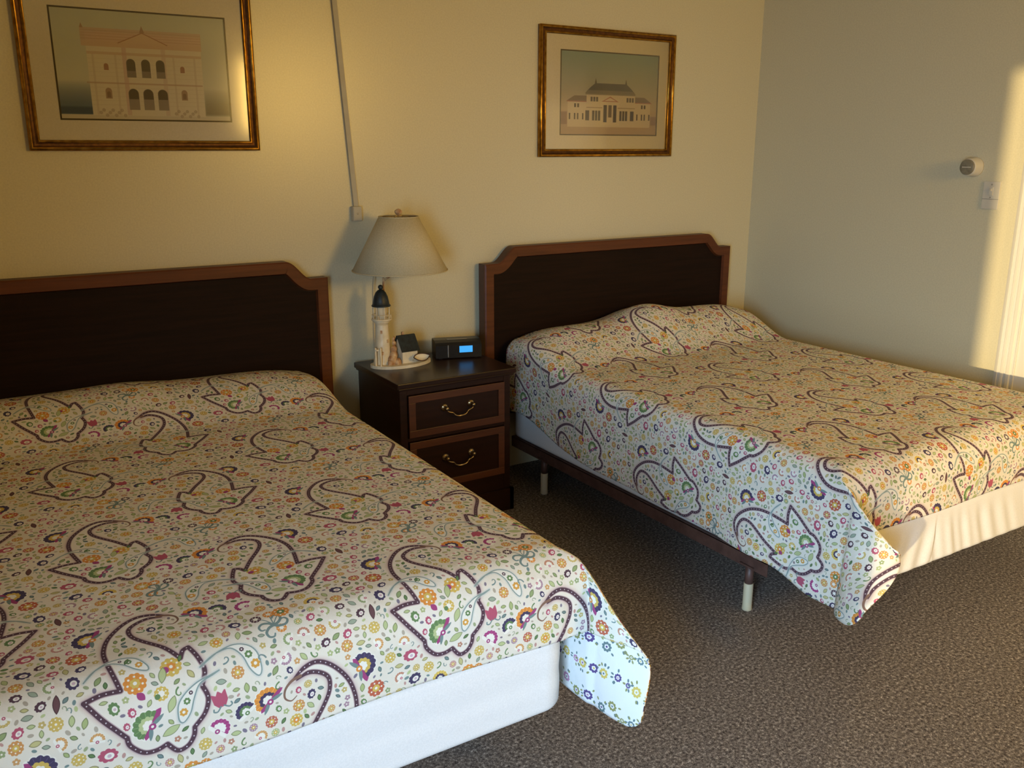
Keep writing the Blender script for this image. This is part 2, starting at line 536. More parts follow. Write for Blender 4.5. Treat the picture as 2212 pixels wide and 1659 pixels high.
        # flowers inside
        for x, y, r, a, k in ((-.036, -.016, .0195, .6, 0), (.030, -.004, .0185, -.5, 1), (-.026, -.098, .027, 2.6, 2), (.004, -.048, .0125, .3, 3), (-.078, -.050, .0115, .2, 4), (-.05, -.066, .0085, .2, 5), (-.062, -.088, .007, 0, 5)):
            x, y = t((x, y)); a = A(a)
            if k == 0: rosette(x, y, r, a, ORA, YEL); leaf(x, y - r, r * .9, r * .3, a - 1.5, MAG, MAG)
            elif k == 1: rosette(x, y, r, a, YEL, ORA); pr.blob(x - r * .6, y - r * .2, r * .35, MAG)
            elif k == 2: fan(x, y, r, a - PI / 2, GRN, LGR, MAG)
            elif k == 3: rosette(x, y, r, a, YEL, CREAM); pr.blob(x - r * .6, y - r * .3, r * .4, GRN)
            elif k == 4: ring(x, y, r, a, GRN)
            else: ring(x, y, r, a, PINK)
        for x, y, l, a, c in ((0.008, -.03, .03, 1.3, LGR), (.012, -.085, .03, 1.1, LGR), (-.004, -.128, .034, .4, LGR), (.046, .002, .014, 1.2, GRN), (.03, -.13, .014, .5, GRN), (-.1, -.035, .014, 0, LGR), (-.045, .03, .014, 1, GRN), (-.05, .06, .012, 1, GRN), (-.04, .1, .012, .7, TEAL)):
            q = t((x, y)); leaf(q[0], q[1], l, l * .22, A(a), c)
        # the larger flowers between the paisleys
        for x, y, r, a, k in ((.192, -.124, .026, 2.3, 1), (.148, -.132, .019, 2.2, 2), (-.092, .152, .029, 2.7, 3), (.104, -.092, .016, .2, 4), (.096, -.150, .020, .8, 5), (-.12, .09, .018, .4, 7), (-.135, .02, .014, 0, 8), (.12, .02, .012, 0, 9), (-.098, -.132, .016, 1.5, 10), (.04, -.215, .017, 0.5, 11), (-.03, -.21, .018, 1.4, 12), (-.09, -.19, .014, 2, 8), (.165, .055, .012, 1, 8), (.02, .13, .010, .3, 8), (.055, .085, .013, .4, 9)):
            x, y = t((x, y)); a = A(a)
            if k == 0: fan(x, y, r, a - PI / 2, RED, ORA, CREAM, False)
            elif k == 1: fan(x, y, r, a - PI / 2, ORA, NAVY, MAG)
            elif k == 2: fan(x, y, r, a - PI / 2, NAVY, GRN, GRN, False)
            elif k == 3: fan(x, y, r, a - PI / 2, NAVY, YEL, ORA)
            elif k == 4: tulip(x, y, r, a, PINK)
            elif k == 5: fan(x, y, r, a - PI / 2, MAG, CREAM, MAG, False)
            elif k == 6: fan(x, y, r, a - PI / 2, GRN, TEAL, PLUM, False)
            elif k == 7: rosette(x, y, r, a, RED, YEL)
            elif k == 8: ring(x, y, r, a, NAVY)
            elif k == 9: rosette(x, y, r, a, YEL, ORA)
            elif k == 10: ring(x, y, r, a, PINK)
            elif k == 11: rosette(x, y, r, a, ORA, GRN)
            elif k == 12: fan(x, y, r, a - PI / 2, YEL, NAVY, ORA, False)
            elif k == 13: tulip(x, y, r, a, MAG)
        # flower spray with curling stems
        x, y = t((.235, .03))
        for dx, dy, c, r in ((.0, .03, ORA, .011), (-.028, .024, PLUM, .011), (.026, .026, YEL, .012), (.012, -.02, ORA, .010)):
            if m: dx = -dx
            pr.stroke(spline([(x, y - .006), (x + dx * .5, y + dy * .7 - .004), (x + dx, y + dy)], 4), .0011, TEAL)
            rosette(x + dx, y + dy, r, .4, c, CREAM)
        for a in (0.2, 2.2, 3.3, -.7): hook(x, y - .008, .022, A(a), TEAL)
        leaf(*t((-.168, -.03)), .034, .0055, A(1.45), (112, 82, 84))
    # filler: little flowers, leaves, hooks and dots where the cloth is still bare
    soft_cols = [(196, 176, 112), (204, 158, 104), (192, 146, 138), (176, 184, 132), (150, 164, 118), (186, 136, 112), (170, 140, 152)]
    leaf_cols = [LGR, LGR, (172, 184, 126), (150, 166, 116), (196, 190, 134), (160, 172, 150)]
    for size, tries in ((.0125, 700), (.0095, 2200), (.0068, 6000), (.0045, 9000)):
        for _ in range(tries):
            x, y = rng.random() * TW, rng.random() * TH
            k = int((size + .0010) / pr.res)
            jj = (np.arange(int(y / pr.res) - k, int(y / pr.res) + k + 1, 2)) % pr.ny
            ii = (np.arange(int(x / pr.res) - k, int(x / pr.res) + k + 1, 2)) % pr.nx
            if pr.occ[np.ix_(jj, ii)].max() > .3: continue
            c = rng.choice(soft_cols); q = rng.random(); a = rng.random() * 6.28
            if size > .012:
                if q < .3: ring(x, y, size * .8, a, rng.choice([NAVY, PLUM, PINK]))
                elif q < .65: rosette(x, y, size * .95, a, rng.choice([(206, 150, 92), (188, 112, 92), (206, 180, 104)]), YEL)
                else: fan(x, y, size, a, c, CREAM, PINK, False)
            elif size > .009:
                if q < .5: leaf(x - size * math.cos(a), y - size * math.sin(a), size * 2, size * .5, a, rng.choice(leaf_cols))
                elif q < .6: ring(x, y, size * .75, a, rng.choice([NAVY, GRN, PINK]))
                elif q < .85: rosette(x, y, size * .85, a, c, YEL)
                else: hook(x - size * .5, y - size * .5, size * 1.1, a, rng.choice([TEAL, GRN]))
            elif size > .006:
                if q < .6: leaf(x - size * math.cos(a), y - size * math.sin(a), size * 1.9, size * .5, a, rng.choice(leaf_cols + [TEAL, GRN]))
                elif q < .85: pr.blob(x, y, size * .8, c, 5, .2, a); pr.blob(x, y, size * .25, CREAM)
                else: hook(x - size * .5, y - size * .5, size, a, rng.choice([TEAL, (150, 160, 130)]))
            else:
                pr.blob(x, y, size * (.45 + .35 * rng.random()), rng.choice([TEAL, LGR, (160, 170, 130), (190, 150, 140), (178, 168, 150), (130, 122, 136)]), sx=1.6, rot=a)
    return pr.image('bedspread_print')

def lining_print():
    w, h = 0.36, 0.16
    pr = Print(w, h, 0.0006, (236, 236, 232))
    rng = random.Random(5)
    cols = [(150, 96, 150), (150, 150, 96), (110, 130, 130), (190, 140, 170), (216, 190, 100), (96, 80, 130)]
    for row, y0 in enumerate((.04, .12)):
        x = 0.0
        while x < w - .02:
            r = rng.choice([.006, .009, .012]); c = rng.choice(cols)
            y = y0 + rng.uniform(-.014, .014)
            pr.blob(x, y, r, c, 9, .12, rng.random() * 6)
            pr.blob(x, y, r * .5, (234, 230, 226), 5, .1)
            pr.blob(x, y, r * .22, rng.choice(cols))
            for _ in range(5):
                a = rng.random() * 6.28
                pr.blob(x + math.cos(a) * r * 1.9, y + math.sin(a) * r * 1.9, .0024, rng.choice(cols[1:3]), sx=1.8, rot=a)
            x += r + rng.uniform(.016, .03)
    return pr.image('lining_print')

def print_mat(name, im, rough=0.9, quilt=True, scale=None):
    m = new_mat(name, rough=rough, spec=0.12)
    N, L, B = nodes(m)
    ti = N.new('ShaderNodeTexImage'); ti.image = im
    uv = N.new('ShaderNodeUVMap'); uv.uv_map = 'UVMap'
    if scale:
        mp = N.new('ShaderNodeMapping'); mp.inputs['Scale'].default_value = scale; mp.inputs['Rotation'].default_value = (0, 0, PI / 2)
        L.new(uv.outputs[0], mp.inputs['Vector']); L.new(mp.outputs[0], ti.inputs['Vector'])
    else:
        L.new(uv.outputs[0], ti.inputs['Vector'])
    L.new(ti.outputs['Color'], B.inputs['Base Color'])
    if quilt:
        t = noise(m, 55, 3, 0.5)
        bump(m, t.outputs['Fac'], 0.35, 0.004)
    return m

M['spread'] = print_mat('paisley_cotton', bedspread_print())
M['lining'] = print_mat('sprigged_lining', lining_print(), scale=(0.600 / 0.16, 0.545 / 0.36, 1))

# ------------------------------------------------------------------ the setting
RX0, RY0, RZ = -4.75, -5.05, 2.44
TK = 0.12
def struct(o):
    return tag(o, kind='structure')
g = G().box(RX0 - TK, TK, RY0 - TK, TK, -0.1, 0.0)
struct(g.build('floor', M['carpet']))
struct(G().box(RX0 - TK, TK, RY0 - TK, TK, RZ, RZ + 0.1).build('ceiling', M['ceiling']))
struct(G().box(RX0 - TK, TK, 0, TK, 0, RZ).build('wall_back', M['wall']))
struct(G().box(0, TK, RY0, 0, 0, RZ).build('wall_right', M['wall_r']))
struct(G().box(RX0, TK, RY0 - TK, RY0, 0, RZ).build('wall_front', M['wall_f']))
DY0, DY1, DZ = -4.36, -3.54, 2.10
g = G().box(RX0 - TK, RX0, DY1, 0, 0, RZ).box(RX0 - TK, RX0, RY0 - TK, DY0, 0, RZ).box(RX0 - TK, RX0, DY0, DY1, DZ, RZ)
struct(g.build('wall_left', M['wall']))

# unseen window frame added on the solid front wall, behind the warm area lamp
wx0, wx1, wz0, wz1 = -1.40, -0.56, 1.67, 2.33
g = G()
for x0, x1, z0, z1 in ((wx0 - .06, wx0, wz0 - .06, wz1 + .06), (wx1, wx1 + .06, wz0 - .06, wz1 + .06), (wx0, wx1, wz0 - .06, wz0), (wx0, wx1, wz1, wz1 + .06)):
    g.box(x0, x1, RY0, RY0 + .04, z0, z1, .003)
win = struct(g.build('added_window', M['trim']))
G().box(wx0, wx1, RY0 + .008, RY0 + .012, wz0, wz1).build('pane', M['glass'], win)

# door on the right-hand wall with a fluted casing
def casing(y0, y1, z0, z1):
    g = G()
    prof = [(0, 0), (.012, 0), (.016, .10), (.018, .18), (.012, .22), (.012, .30), (.020, .36), (.020, .46), (.013, .50), (.013, .58), (.021, .64), (.021, .78), (.014, .82), (.014, .90), (.018, .94), (.018, 1.0), (0, 1.0)]
    poly = [(-d, y0 + (y1 - y0) * f, z0) for d, f in prof]
    return g.prism(poly, (0, 0, z1 - z0))
door = struct(G().box(-0.012, 0, -2.42, -1.585, 0.01, 2.03, 0.002).build('door_1', M['trim']))
fr1 = casing(-1.495, -1.585, 0, 2.10)
fr1.v += []
fr1.build('door_casing', M['trim'], door)
casing(-2.505, -2.42, 0, 2.10).build('door_casing', M['trim'], door)
G().box(-0.018, 0, -2.42, -1.585, 2.03, 2.10, 0.002).build('door_casing', M['trim'], door)
for z0, z1 in ((0.2, 0.95), (1.1, 1.85)):
    for y0, y1 in ((-2.30, -2.06), (-1.95, -1.71)):
        G().box(-0.018, -0.011, y0, y1, z0, z1, 0.003).build('panel', M['trim'], door)

# ------------------------------------------------------------------ beds
def headboard_outline(x0, x1, zs, zt, zb, n=16):
    """shoulder, S-curve, plateau; counter-clockwise in x,z seen from the room"""
    def s_curve(xa, xb):
        return [(xa + (xb - xa) * k / n, zs + (zt - zs) * (0.5 - 0.5 * math.cos(PI * (k / n) ** 0.95))) for k in range(n + 1)]
    ls, lp = x0 + 0.070, x0 + 0.172
    rs, rp = x1 - 0.070, x1 - 0.172
    return [(x0, zb), (x0, zs)] + s_curve(ls, lp) + s_curve(rs, rp)[::-1] + [(x1, zs), (x1, zb)]

def inset(P, d):
    out = []
    n = len(P)
    for i in range(n):
        if i == 0: out.append((P[0][0] + d, P[0][1])); continue
        if i == n - 1: out.append((P[-1][0] - d, P[-1][1])); continue
        a = np.array(P[i]) - np.array(P[i - 1]); b = np.array(P[i + 1]) - np.array(P[i])
        na = np.array([a[1], -a[0]]) / (np.hypot(*a) + 1e-9); nb = np.array([b[1], -b[0]]) / (np.hypot(*b) + 1e-9)
        mm = na + nb
        mm = mm / (1 + na @ nb + 1e-6)
        out.append((P[i][0] + mm[0] * d, P[i][1] + mm[1] * d))
    return out

def ring_strip(P, Q, yp, yq):
    """surface between two outlines at two depths"""
    vs = [(x, yp, z) for x, z in P] + [(x, yq, z) for x, z in Q]
    n = len(P)
    return vs, [(i, i + 1, n + i + 1, n + i) for i in range(n - 1)]

class Bed:
    def __init__(s, x0, x1, hx0, hx1, side, label, hz):
        s.x0, s.x1, s.side = x0, x1, side
        s.y0, s.y1 = -0.115, -2.035
        s.root = thing('bed', label, 'bed', ((x0 + x1) / 2, (s.y0 + s.y1) / 2, 0))
        s.headboard(hx0, hx1, hz)
        s.frame()
    def headboard(s, x0, x1, hz):
        zs, zt = hz
        P0 = headboard_outline(x0, x1, zs, zt, 0.30)
        P1 = inset(P0, 0.006)
        P2 = inset(P0, 0.046)
        P3 = inset(P0, 0.052)
        g = G()
        yb, yf = -0.020, -0.080
        g.prism([(x, yb, z) for x, z in P0], (0, yf + 0.014 - yb, 0))
        for xa in (x0 + 0.02, x1 - 0.09):
            g.box(xa, xa + 0.07, yb - .002, yb - 0.038, 0, 0.32)
        hb = g.build('headboard', M['wood_side'], s.root)
        g = G()
        g.prism([(x, yf + 0.0141, z) for x, z in P3], (0, -0.002, 0))
        g.build('centre_panel', M['wood_panel'], hb)
        g = G()
        g.add(*ring_strip(P0, P1, yf + 0.004, yf))
        g.add(*ring_strip(P1, P2, yf, yf))
        g.add(*ring_strip(P2, P3, yf, yf + 0.016))
        g.add(*ring_strip(P0, P0, yf + 0.0142, yf + 0.004))
        g.build('border_moulding', M['wood_trim'], hb)
    def frame(s):
        xa, xb = s.x0 - 0.003, s.x1 + 0.003
        ya, yb = s.y0 - 0.02, -1.745
        for x, d in ((xa, 1), (xb, -1)):
            g = G().box(x, x + d * 0.004, ya, yb, 0.160, 0.210, 0.0006).box(x, x + d * 0.038, ya, yb, 0.205, 0.2095, 0.0006)
            g.build('side_rail', M['iron'], s.root)
        for y in (-0.40, -1.66):
            G().box(xa + 0.004, xb - 0.004, y - 0.016, y + 0.016, 0.172, 0.204, 0.0006).build('cross_rail', M['iron'], s.root)
            for x in (xa + 0.012, xb - 0.012):
                g = G().lathe(x, y, [(0.0145, 0.085), (0.0145, 0.172)], 16)
                g.box(x - 0.02, x + 0.02, y - 0.03, y + 0.03, 0.168, 0.1725)
                l = g.build('leg', M['iron'], s.root)
                G().lathe(x, y, [(0.0155, 0.0), (0.018, 0.003), (0.0165, 0.02), (0.0165, 0.098), (0.0155, 0.101)], 18).build('foot_sleeve', M['sleeve'], l)
    def soft_box(s, name, z0, z1, mat, wrinkle, ins=0.0, seam=False):
        """a rounded-corner padded block, dense enough at the foot for its folds"""
        x0, x1, ya, yb = s.x0 + ins, s.x1 - ins, s.y1 + ins, s.y0 - ins
        r = 0.07
        per = []
        def arc(cx, cy, a0):
            for k in range(1, 10):
                a = a0 + PI / 2 * k / 10
                per.append((cx + r * math.cos(a), cy + r * math.sin(a), math.cos(a), math.sin(a)))
        nf = 240
        for k in range(nf + 1): per.append((x0 + r + (x1 - x0 - 2 * r) * k / nf, ya, 0, -1))
        arc(x1 - r, ya + r, -PI / 2)
        for k in range(41): per.append((x1, ya + r + (yb - ya - 2 * r) * k / 40, 1, 0))
        arc(x1 - r, yb - r, 0)
        for k in range(41): per.append((x1 - r - (x1 - x0 - 2 * r) * k / 40, yb, 0, 1))
        arc(x0 + r, yb - r, PI / 2)
        for k in range(41): per.append((x0, yb - r - (yb - ya - 2 * r) * k / 40, -1, 0))
        arc(x0 + r, ya + r, PI)
        n = len(per); rows = 26
        vs = []; fs = []
        for i in range(rows + 1):
            f = i / rows
            z = z0 + (z1 - z0) * f
            ed = 0.014 * (max(0, 1 - f / 0.09) ** 2 + max(0, (f - 0.91) / 0.09) ** 2)
            for (x, y, nx, ny) in per:
                d = -ed + wrinkle(x, y, f, nx, ny)
                vs.append((x + nx * d, y + ny * d, z))
        for i in range(rows):
            for k in range(n):
                fs.append((i * n + k, i * n + (k + 1) % n, (i + 1) * n + (k + 1) % n, (i + 1) * n + k))
        fs.append(tuple(range(n - 1, -1, -1))); fs.append(tuple(range(rows * n, rows * n + n)))
        o = mesh_obj(name, vs, fs, mat, s.root, True)
        return o

def arc_profile(e, rho, flare=0.03):
    """(outward, drop) for arc length e past the start of the edge rounding"""
    q = rho * PI / 2
    if e <= 0: return e, 0.0
    if e < q:
        a = e / rho
        return rho * math.sin(a), rho * (1 - math.cos(a))
    return rho + flare * (e - q), rho + (e - q)

def spread_mesh(bed, top, ds_l, ds_r, df, flap_dir, uv0, name, label, seed=0, puff=(0.012, 0.012)):
    """ds_l(y), ds_r(y): side drops; df: foot drop; top(x,y): lie of the cloth; flap_dir(side, down): heading of the loose corner"""
    rho, rof = 0.072, 0.105              # edge rounding along the sides and over the foot
    X0, X1, YF, YH = bed.x0 - puff[0], bed.x1 + puff[1], bed.y1 - 0.012, bed.y0
    a0, a1 = X0 + rho, X1 - rho          # where the rounding starts
    yf = YF + rof
    NU, ND2, NV, NF = 110, 22, 140, 48
    tmax = df + rof * PI / 2 - rof
    def total(f, y): return f(y) + rho * PI / 2 - rho
    tt = [tmax * (k + 1) / NF for k in range(NF)]
    def side_steps(f):
        e = total(f, yf)
        return tt + [tmax + (e - tmax) * (k + 1) / ND2 for k in range(ND2)]
    SL, SR = side_steps(ds_l), side_steps(ds_r)
    us = [('l', v) for v in SL[::-1]] + [('t', k / NU) for k in range(NU + 1)] + [('r', v) for v in SR]
    vs_ = [('t', k / NV) for k in range(NV + 1)] + [('f', v) for v in tt]
    rnd = random.Random(seed)
    ph = [rnd.random() * 6.28 for _ in range(8)]
    V = []; UV = []
    for tv, fv in vs_:
        if tv == 't': y = YH + (yf - YH) * fv; t = 0.0
        else: y = yf; t = fv
        for tu, fu in us:
            if tu == 't':
                x = a0 + (a1 - a0) * fu; s = 0.0; sg = 0
            else:
                sg = -1 if tu == 'l' else 1
                x = a0 if sg < 0 else a1
                f = ds_l if sg < 0 else ds_r
                s = fu * total(f, y) / total(f, yf)
            if s > 0 and t > 0:          # rounded corner of the cloth
                rc = 0.050; sm = total(f, yf)
                if s > sm - rc and t > tmax - rc:
                    lim = max(0.04, math.sqrt(max(0.0, 1 - ((t - tmax + rc) / rc) ** 2)))
                    s = sm - rc + (s - sm + rc) * lim
            zt = top(x, y)
            hs, dsn = arc_profile(s, rho); ht, dtn = arc_profile(t, rof)
            if s == 0 or t == 0:
                px = x + sg * hs; py = y - ht; pz = zt - dsn - dtn
                if s > 0:
                    k = min(1, max(0, dsn - .06) / .25) * smooth(0.0, 0.25, abs(y - yf))
                    px += sg * k * (0.010 * math.sin(y * 7.1 + ph[0]) + 0.006 * math.sin(y * 13.7 + ph[1]))
                if t > 0:
                    k = min(1, max(0, dtn - .04) / .15)
                    py -= k * 0.004 * math.sin(x * 9.3 + ph[2])
            else:
                phi = math.atan2(t, s)
                lay1 = phi <= PI / 4 + 1e-6
                w = phi / (PI / 4) if lay1 else (PI / 2 - phi) / (PI / 4)
                w = min(1.0, w)
                o_ = t if lay1 else s
                k = w ** 3
                A0, A1 = flap_dir(sg, dsn if lay1 else dtn)
                LF = 0.21; dA = A1 - A0
                def swing(q):
                    q = max(0.0, q)
                    return LF / dA * (math.sin(A0 + dA * q / LF) - math.sin(A0)), -LF / dA * (math.cos(A0 + dA * q / LF) - math.cos(A0))
                q1, q2 = swing(t - rof), swing(s - rho)
                p1 = (sg * hs + q1[0], -min(t, rof) + q1[1], dsn)
                p2 = (sg * min(s, rho) + q2[0], -ht + q2[1], dtn)
                own = p1 if lay1 else p2
                bx, by, d_ = [own[m] * (1 - k) + (p1[m] + p2[m]) / 2 * k for m in range(3)]
                ox = oy = 0.0
                an = A0 + dA * max(0.0, o_ - (rof if lay1 else rho)) / LF
                dx, dy = math.cos(an), math.sin(an)
                gap = (0.008 if lay1 else -0.008) * min(1, max(0.0, o_ - (rof if lay1 else rho) + .01) / .02) * min(1, max(0, (1 - w)) * 3) ** 0.5
                nx_, ny_ = -dy * (1 if sg > 0 else -1), dx * (1 if sg > 0 else -1)
                px = x + bx + ox + nx_ * gap; py = y + by + oy + ny_ * gap
                pz = zt - d_
            V.append((px, py, pz))
            UV.append(((x + sg * s - uv0[0]) / TW + 0.5, (y - t - uv0[1]) / TH + 0.5))
    nu = len(us); nv = len(vs_)
    nl, nr = len(SL), len(SL) + NU
    F = []
    for j in range(nv - 1):
        for i in range(nu - 1):
            a, b, c, d = j * nu + i, (j + 1) * nu + i, (j + 1) * nu + i + 1, j * nu + i + 1
            if j >= NV and i < nl: F += [(a, b, d), (b, c, d)]
            elif j >= NV and i >= nr: F += [(a, b, c), (a, c, d)]
            else: F.append((a, b, c, d))
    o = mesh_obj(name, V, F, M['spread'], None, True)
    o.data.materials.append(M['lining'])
    uvl = o.data.uv_layers.new(name='UVMap')
    li = np.empty(len(o.data.loops), np.int32); o.data.loops.foreach_get('vertex_index', li)
    uvl.data.foreach_set('uv', np.array(UV, np.float32)[li].ravel())
    md_ = o.modifiers.new('cloth_thickness', 'SOLIDIFY')
    md_.thickness = 0.005; md_.offset = -1.0; md_.material_offset = 1; md_.material_offset_rim = 0
    return o

def smooth(a, b, x):
    t = min(1, max(0, (x - a) / (b - a)))
    return t * t * (3 - 2 * t)

def pillow_top(bed, zt, bumps, front):
    """bumps: list of (centre x, half width, height)"""
    def f(x, y):
        z = zt - 0.006 * abs(2 * (x - bed.x0) / (bed.x1 - bed.x0) - 1) ** 3
        d = -y
        fy = 1 - smooth(0.26, front, d)
        fy *= 0.78 + 0.22 * smooth(0.09, 0.24, d)
        b = 0
        for cx, hw, h in bumps:
            u = abs(x - cx) / hw
            b = max(b, h * (1 - u ** 3.0) if u < 1 else 0) if False else b + h * math.exp(-(u ** 4) * 1.1)
        z += b * fy
        z += 0.004 * math.sin(x * 5.1 + 1.3) * math.sin(y * 4.3)
        # gentle roll-off towards the foot
        return z
    return f

def wr_left(x, y, f, nx, ny):
    if ny > -0.3: return 0.0
    return 0.0013 * math.sin(f * 15 + x * 1.5 + 1.2) * (1 - abs(2 * f - 1)) + 0.0010 * math.exp(-((f - 0.80 - 0.02 * math.sin(x * 3)) / 0.02) ** 2) - 0.0012 * math.exp(-((f - 0.87) / 0.02) ** 2)

def wr_right(x, y, f, nx, ny):
    if ny > -0.3: return 0.0
    k = smooth(-1.55, -1.30, x)
    amp = 0.0034 * (1 - smooth(0.45, 0.95, f)) * (0.35 + 0.65 * smooth(0.0, 0.12, f))
    lean = x + 0.10 * (f - .2) * (0.3 + 0.7 * smooth(-1.5, -0.7, x)) * (1 if x > -1.2 else -1.0)
    w = math.sin(lean * 62 + 2.2 * math.sin(lean * 9)) + 0.6 * math.sin(lean * 101 + 1.7 * math.sin(lean * 13 + 1))
    return k * amp * w * 0.7

# bed by the camera
bedL = Bed(-4.035, -2.665, -4.060, -2.513, 1, 'bed with white sheeted box base whose headboard lies under the larger picture', (1.028, 1.102))
bedL.soft_box('box_spring', 0.2096, 0.412, M['sheet'], wr_left)
bedL.soft_box('mattress', 0.4125, 0.575, M['ticking'], lambda *a: 0.0, ins=0.045)
topL = pillow_top(bedL, 0.622, [(-3.72, .44, .098), (-3.00, .42, .078)], 0.60)
def flapL(sg, d):
    k = smooth(0.18, 0.38, d)
    a, b = (-90 - 10 * k, -48 - 30 * k) if sg > 0 else (-90, -144)
    return math.radians(a), math.radians(b)
sl = spread_mesh(bedL, topL, lambda y: 0.36, lambda y: 0.28 + 0.135 * smooth(0.1, 0.9, -y), 0.205, flapL, (-3.598, -1.453), 'bedspread', '', 3, (0.02, 0.042))
tag(sl, 'paisley floral bedspread over the bed whose corner flap shows its white sprigged lining', 'bedspread', 'matching paisley bedspreads')

bedR = Bed(-1.650, -0.280, -1.762, -0.215, -1, 'bed on a bare brown metal frame set in the corner by the door', (1.031, 1.104))
bedR.soft_box('box_spring', 0.2096, 0.412, M['sheet'], wr_right)
bedR.soft_box('mattress', 0.4125, 0.575, M['ticking'], lambda *a: 0.0, ins=0.045)
topR = pillow_top(bedR, 0.622, [(-1.27, .43, .116), (-0.62, .44, .134)], 0.60)
def flapR(sg, d):
    if sg < 0:
        k = smooth(0.18, 0.40, d)
        a, b = -112 - 44 * k, 4 - 92 * k
    else:
        a, b = -90, -36
    return math.radians(a), math.radians(b)
sr = spread_mesh(bedR, topR, lambda y: 0.345 + 0.04 * smooth(0.5, 1.7, -y) + 0.045 * smooth(1.76, 1.96, -y), lambda y: 0.30, 0.205, flapR, (-1.03, -1.54), 'bedspread', '', 8, (0.022, 0.03))
tag(sr, 'paisley floral bedspread draped over the bed by the side wall, blue-lit along its hanging side', 'bedspread', 'matching paisley bedspreads')

# ------------------------------------------------------------------ nightstand
NX0, NX1, NYF = -2.400, -1.848, -0.485
ns = thing('nightstand', 'dark wooden two-drawer nightstand with brass bail handles between the beds', 'nightstand', ((NX0 + NX1) / 2, -0.26, 0))
g = G()
g.box(NX0, NX1, NYF, -0.035, 0.622, 0.645, 0.004)
g.box(NX0 + 0.008, NX1 - 0.008, NYF + 0.008, -0.037, 0.612, 0.6225, 0.003)
g.build('top', M['wood_ns'], ns)
g = G()
bx0, bx1, byf = NX0 + 0.018, NX1 - 0.018, NYF + 0.022
g.box(bx0, bx0 + 0.022, byf + .018, -0.04, 0.10, 0.612)
g.box(bx1 - 0.022, bx1, byf + .018, -0.04, 0.10, 0.612)
g.box(bx0 + .022, bx1 - .022, -0.05, -0.04, 0.10, 0.612)
g.box(bx0 + .022, bx1 - .022, byf + .02, -0.05, 0.10, 0.14)
g.box(bx0, bx0 + 0.032, byf, byf + .018, 0.10, 0.612, 0.002)
g.box(bx1 - 0.032, bx1, byf, byf + .018, 0.10, 0.612, 0.002)
for z0, z1 in ((0.588, 0.612), (0.392, 0.408), (0.10, 0.172)):
    g.box(bx0 + 0.032, bx1 - 0.032, byf + .001, byf + .019, z0, z1, 0.0015)
g.build('case', M['wood_ns'], ns)
g = G()
pts = [(bx0 - .012, .10), (bx0 - .012, .0), (bx0 + .07, .0), (bx0 + .085, .035), (bx0 + .12, .05), (bx1 - .12, .05), (bx1 - .085, .035), (bx1 - .07, .0), (bx1 + .012, .0), (bx1 + .012, .10)]
g.prism([(x, byf - .012, z) for x, z in pts], (0, 0.018, 0))
pts = [(byf - .012, .10), (byf - .012, 0), (byf + .07, 0), (byf + .09, .05), (-.13, .05), (-.11, 0), (-.037, 0), (-.037, .10)]
for x in (bx0 - .012, bx1 - .006):
    g.prism([(x, y, z) for y, z in pts], (0.018, 0, 0))
g.build('bracket_base', M['wood_ns'], ns)
def drawer(z0, z1):
    xa, xb = bx0 + .034, bx1 - .034
    d = G().box(xa, xb, byf - .006, byf + .016, z0, z1, 0.002).build('drawer', M['wood_ns'], ns)
    g = G()
    w = 0.030
    yf, yb = byf - .0115, byf - .0055
    for x0, x1, za, zb in ((xa, xb, z1 - w, z1), (xa, xb, z0, z0 + w), (xa, xa + w, z0 + w, z1 - w), (xb - w, xb, z0 + w, z1 - w)):
        g.box(x0, x1, yf, yb, za, zb, 0.0015)
    g.build('banded_border', M['wood_ns_band'], d)
    cx = (xa + xb) / 2; cz = (z0 + z1) / 2 + 0.018
    g = G()
    yb = byf - .006
    for s in (-1, 1):
        x = cx + s * .062
        rot = Matrix.Translation((x, yb, cz)) @ Matrix.Rotation(PI / 2, 4, 'X')
        g.lathe(0, 0, [(0.016, 0), (0.016, .002), (.011, .005), (.006, .007), (.006, .018), (.0085, .022), (.0085, .027), (.004, .031)], 18, axis=rot)
    P = [(-.062, 0), (-.058, -.012), (-.046, -.017), (-.036, -.020), (-.026, -.031), (-.012, -.036), (0, -.0365), (.012, -.036), (.026, -.031), (.036, -.020), (.046, -.017), (.058, -.012), (.062, 0)]
    P = spline(P, 4)
    n = len(P)
    g.tube([(cx + p, yb - .022 - 0.006 * math.sin(PI * i / (n - 1)), cz + q) for i, (p, q) in enumerate(P)], [0.0028 + .0018 * math.exp(-((i / (n - 1) - .5) / .14) ** 2) for i in range(n)], 8)
    g.build('bail_handle', M['brass'], d)
drawer(0.410, 0.586)
drawer(0.174, 0.390)

# ------------------------------------------------------------------ lighthouse lamp
ZT = 0.6455
LX, LY = -2.318, -0.165
lampo = thing('table_lamp', 'cream lighthouse table lamp with a wide conical shade on the nightstand', 'lamp', (-2.245, -0.17, ZT))
g = G()
pl = []
for k in range(48):
    a = 2 * PI * k / 48
    r = 1 + 0.04 * math.sin(3 * a + .5)
    pl.append((-2.243 + 0.137 * r * math.cos(a), -0.184 + 0.072 * r * math.sin(a)))
g.prism([(x, y, ZT) for x, y in pl], (0, 0, 0.013))
g.build('base_plate', M['ceramic'], lampo)
zb = ZT + 0.012
g = G()
g.lathe(LX, LY, [(.041, zb), (.040, zb + .004), (.0335, zb + .06), (.0290, zb + .13), (.0275, zb + .165), (.0275, zb + .170), (.030, zb + .174), (.034, zb + .181), (.0345, zb + .186)], 32)
tower = g.build('lighthouse_tower', M['ceramic'], lampo)
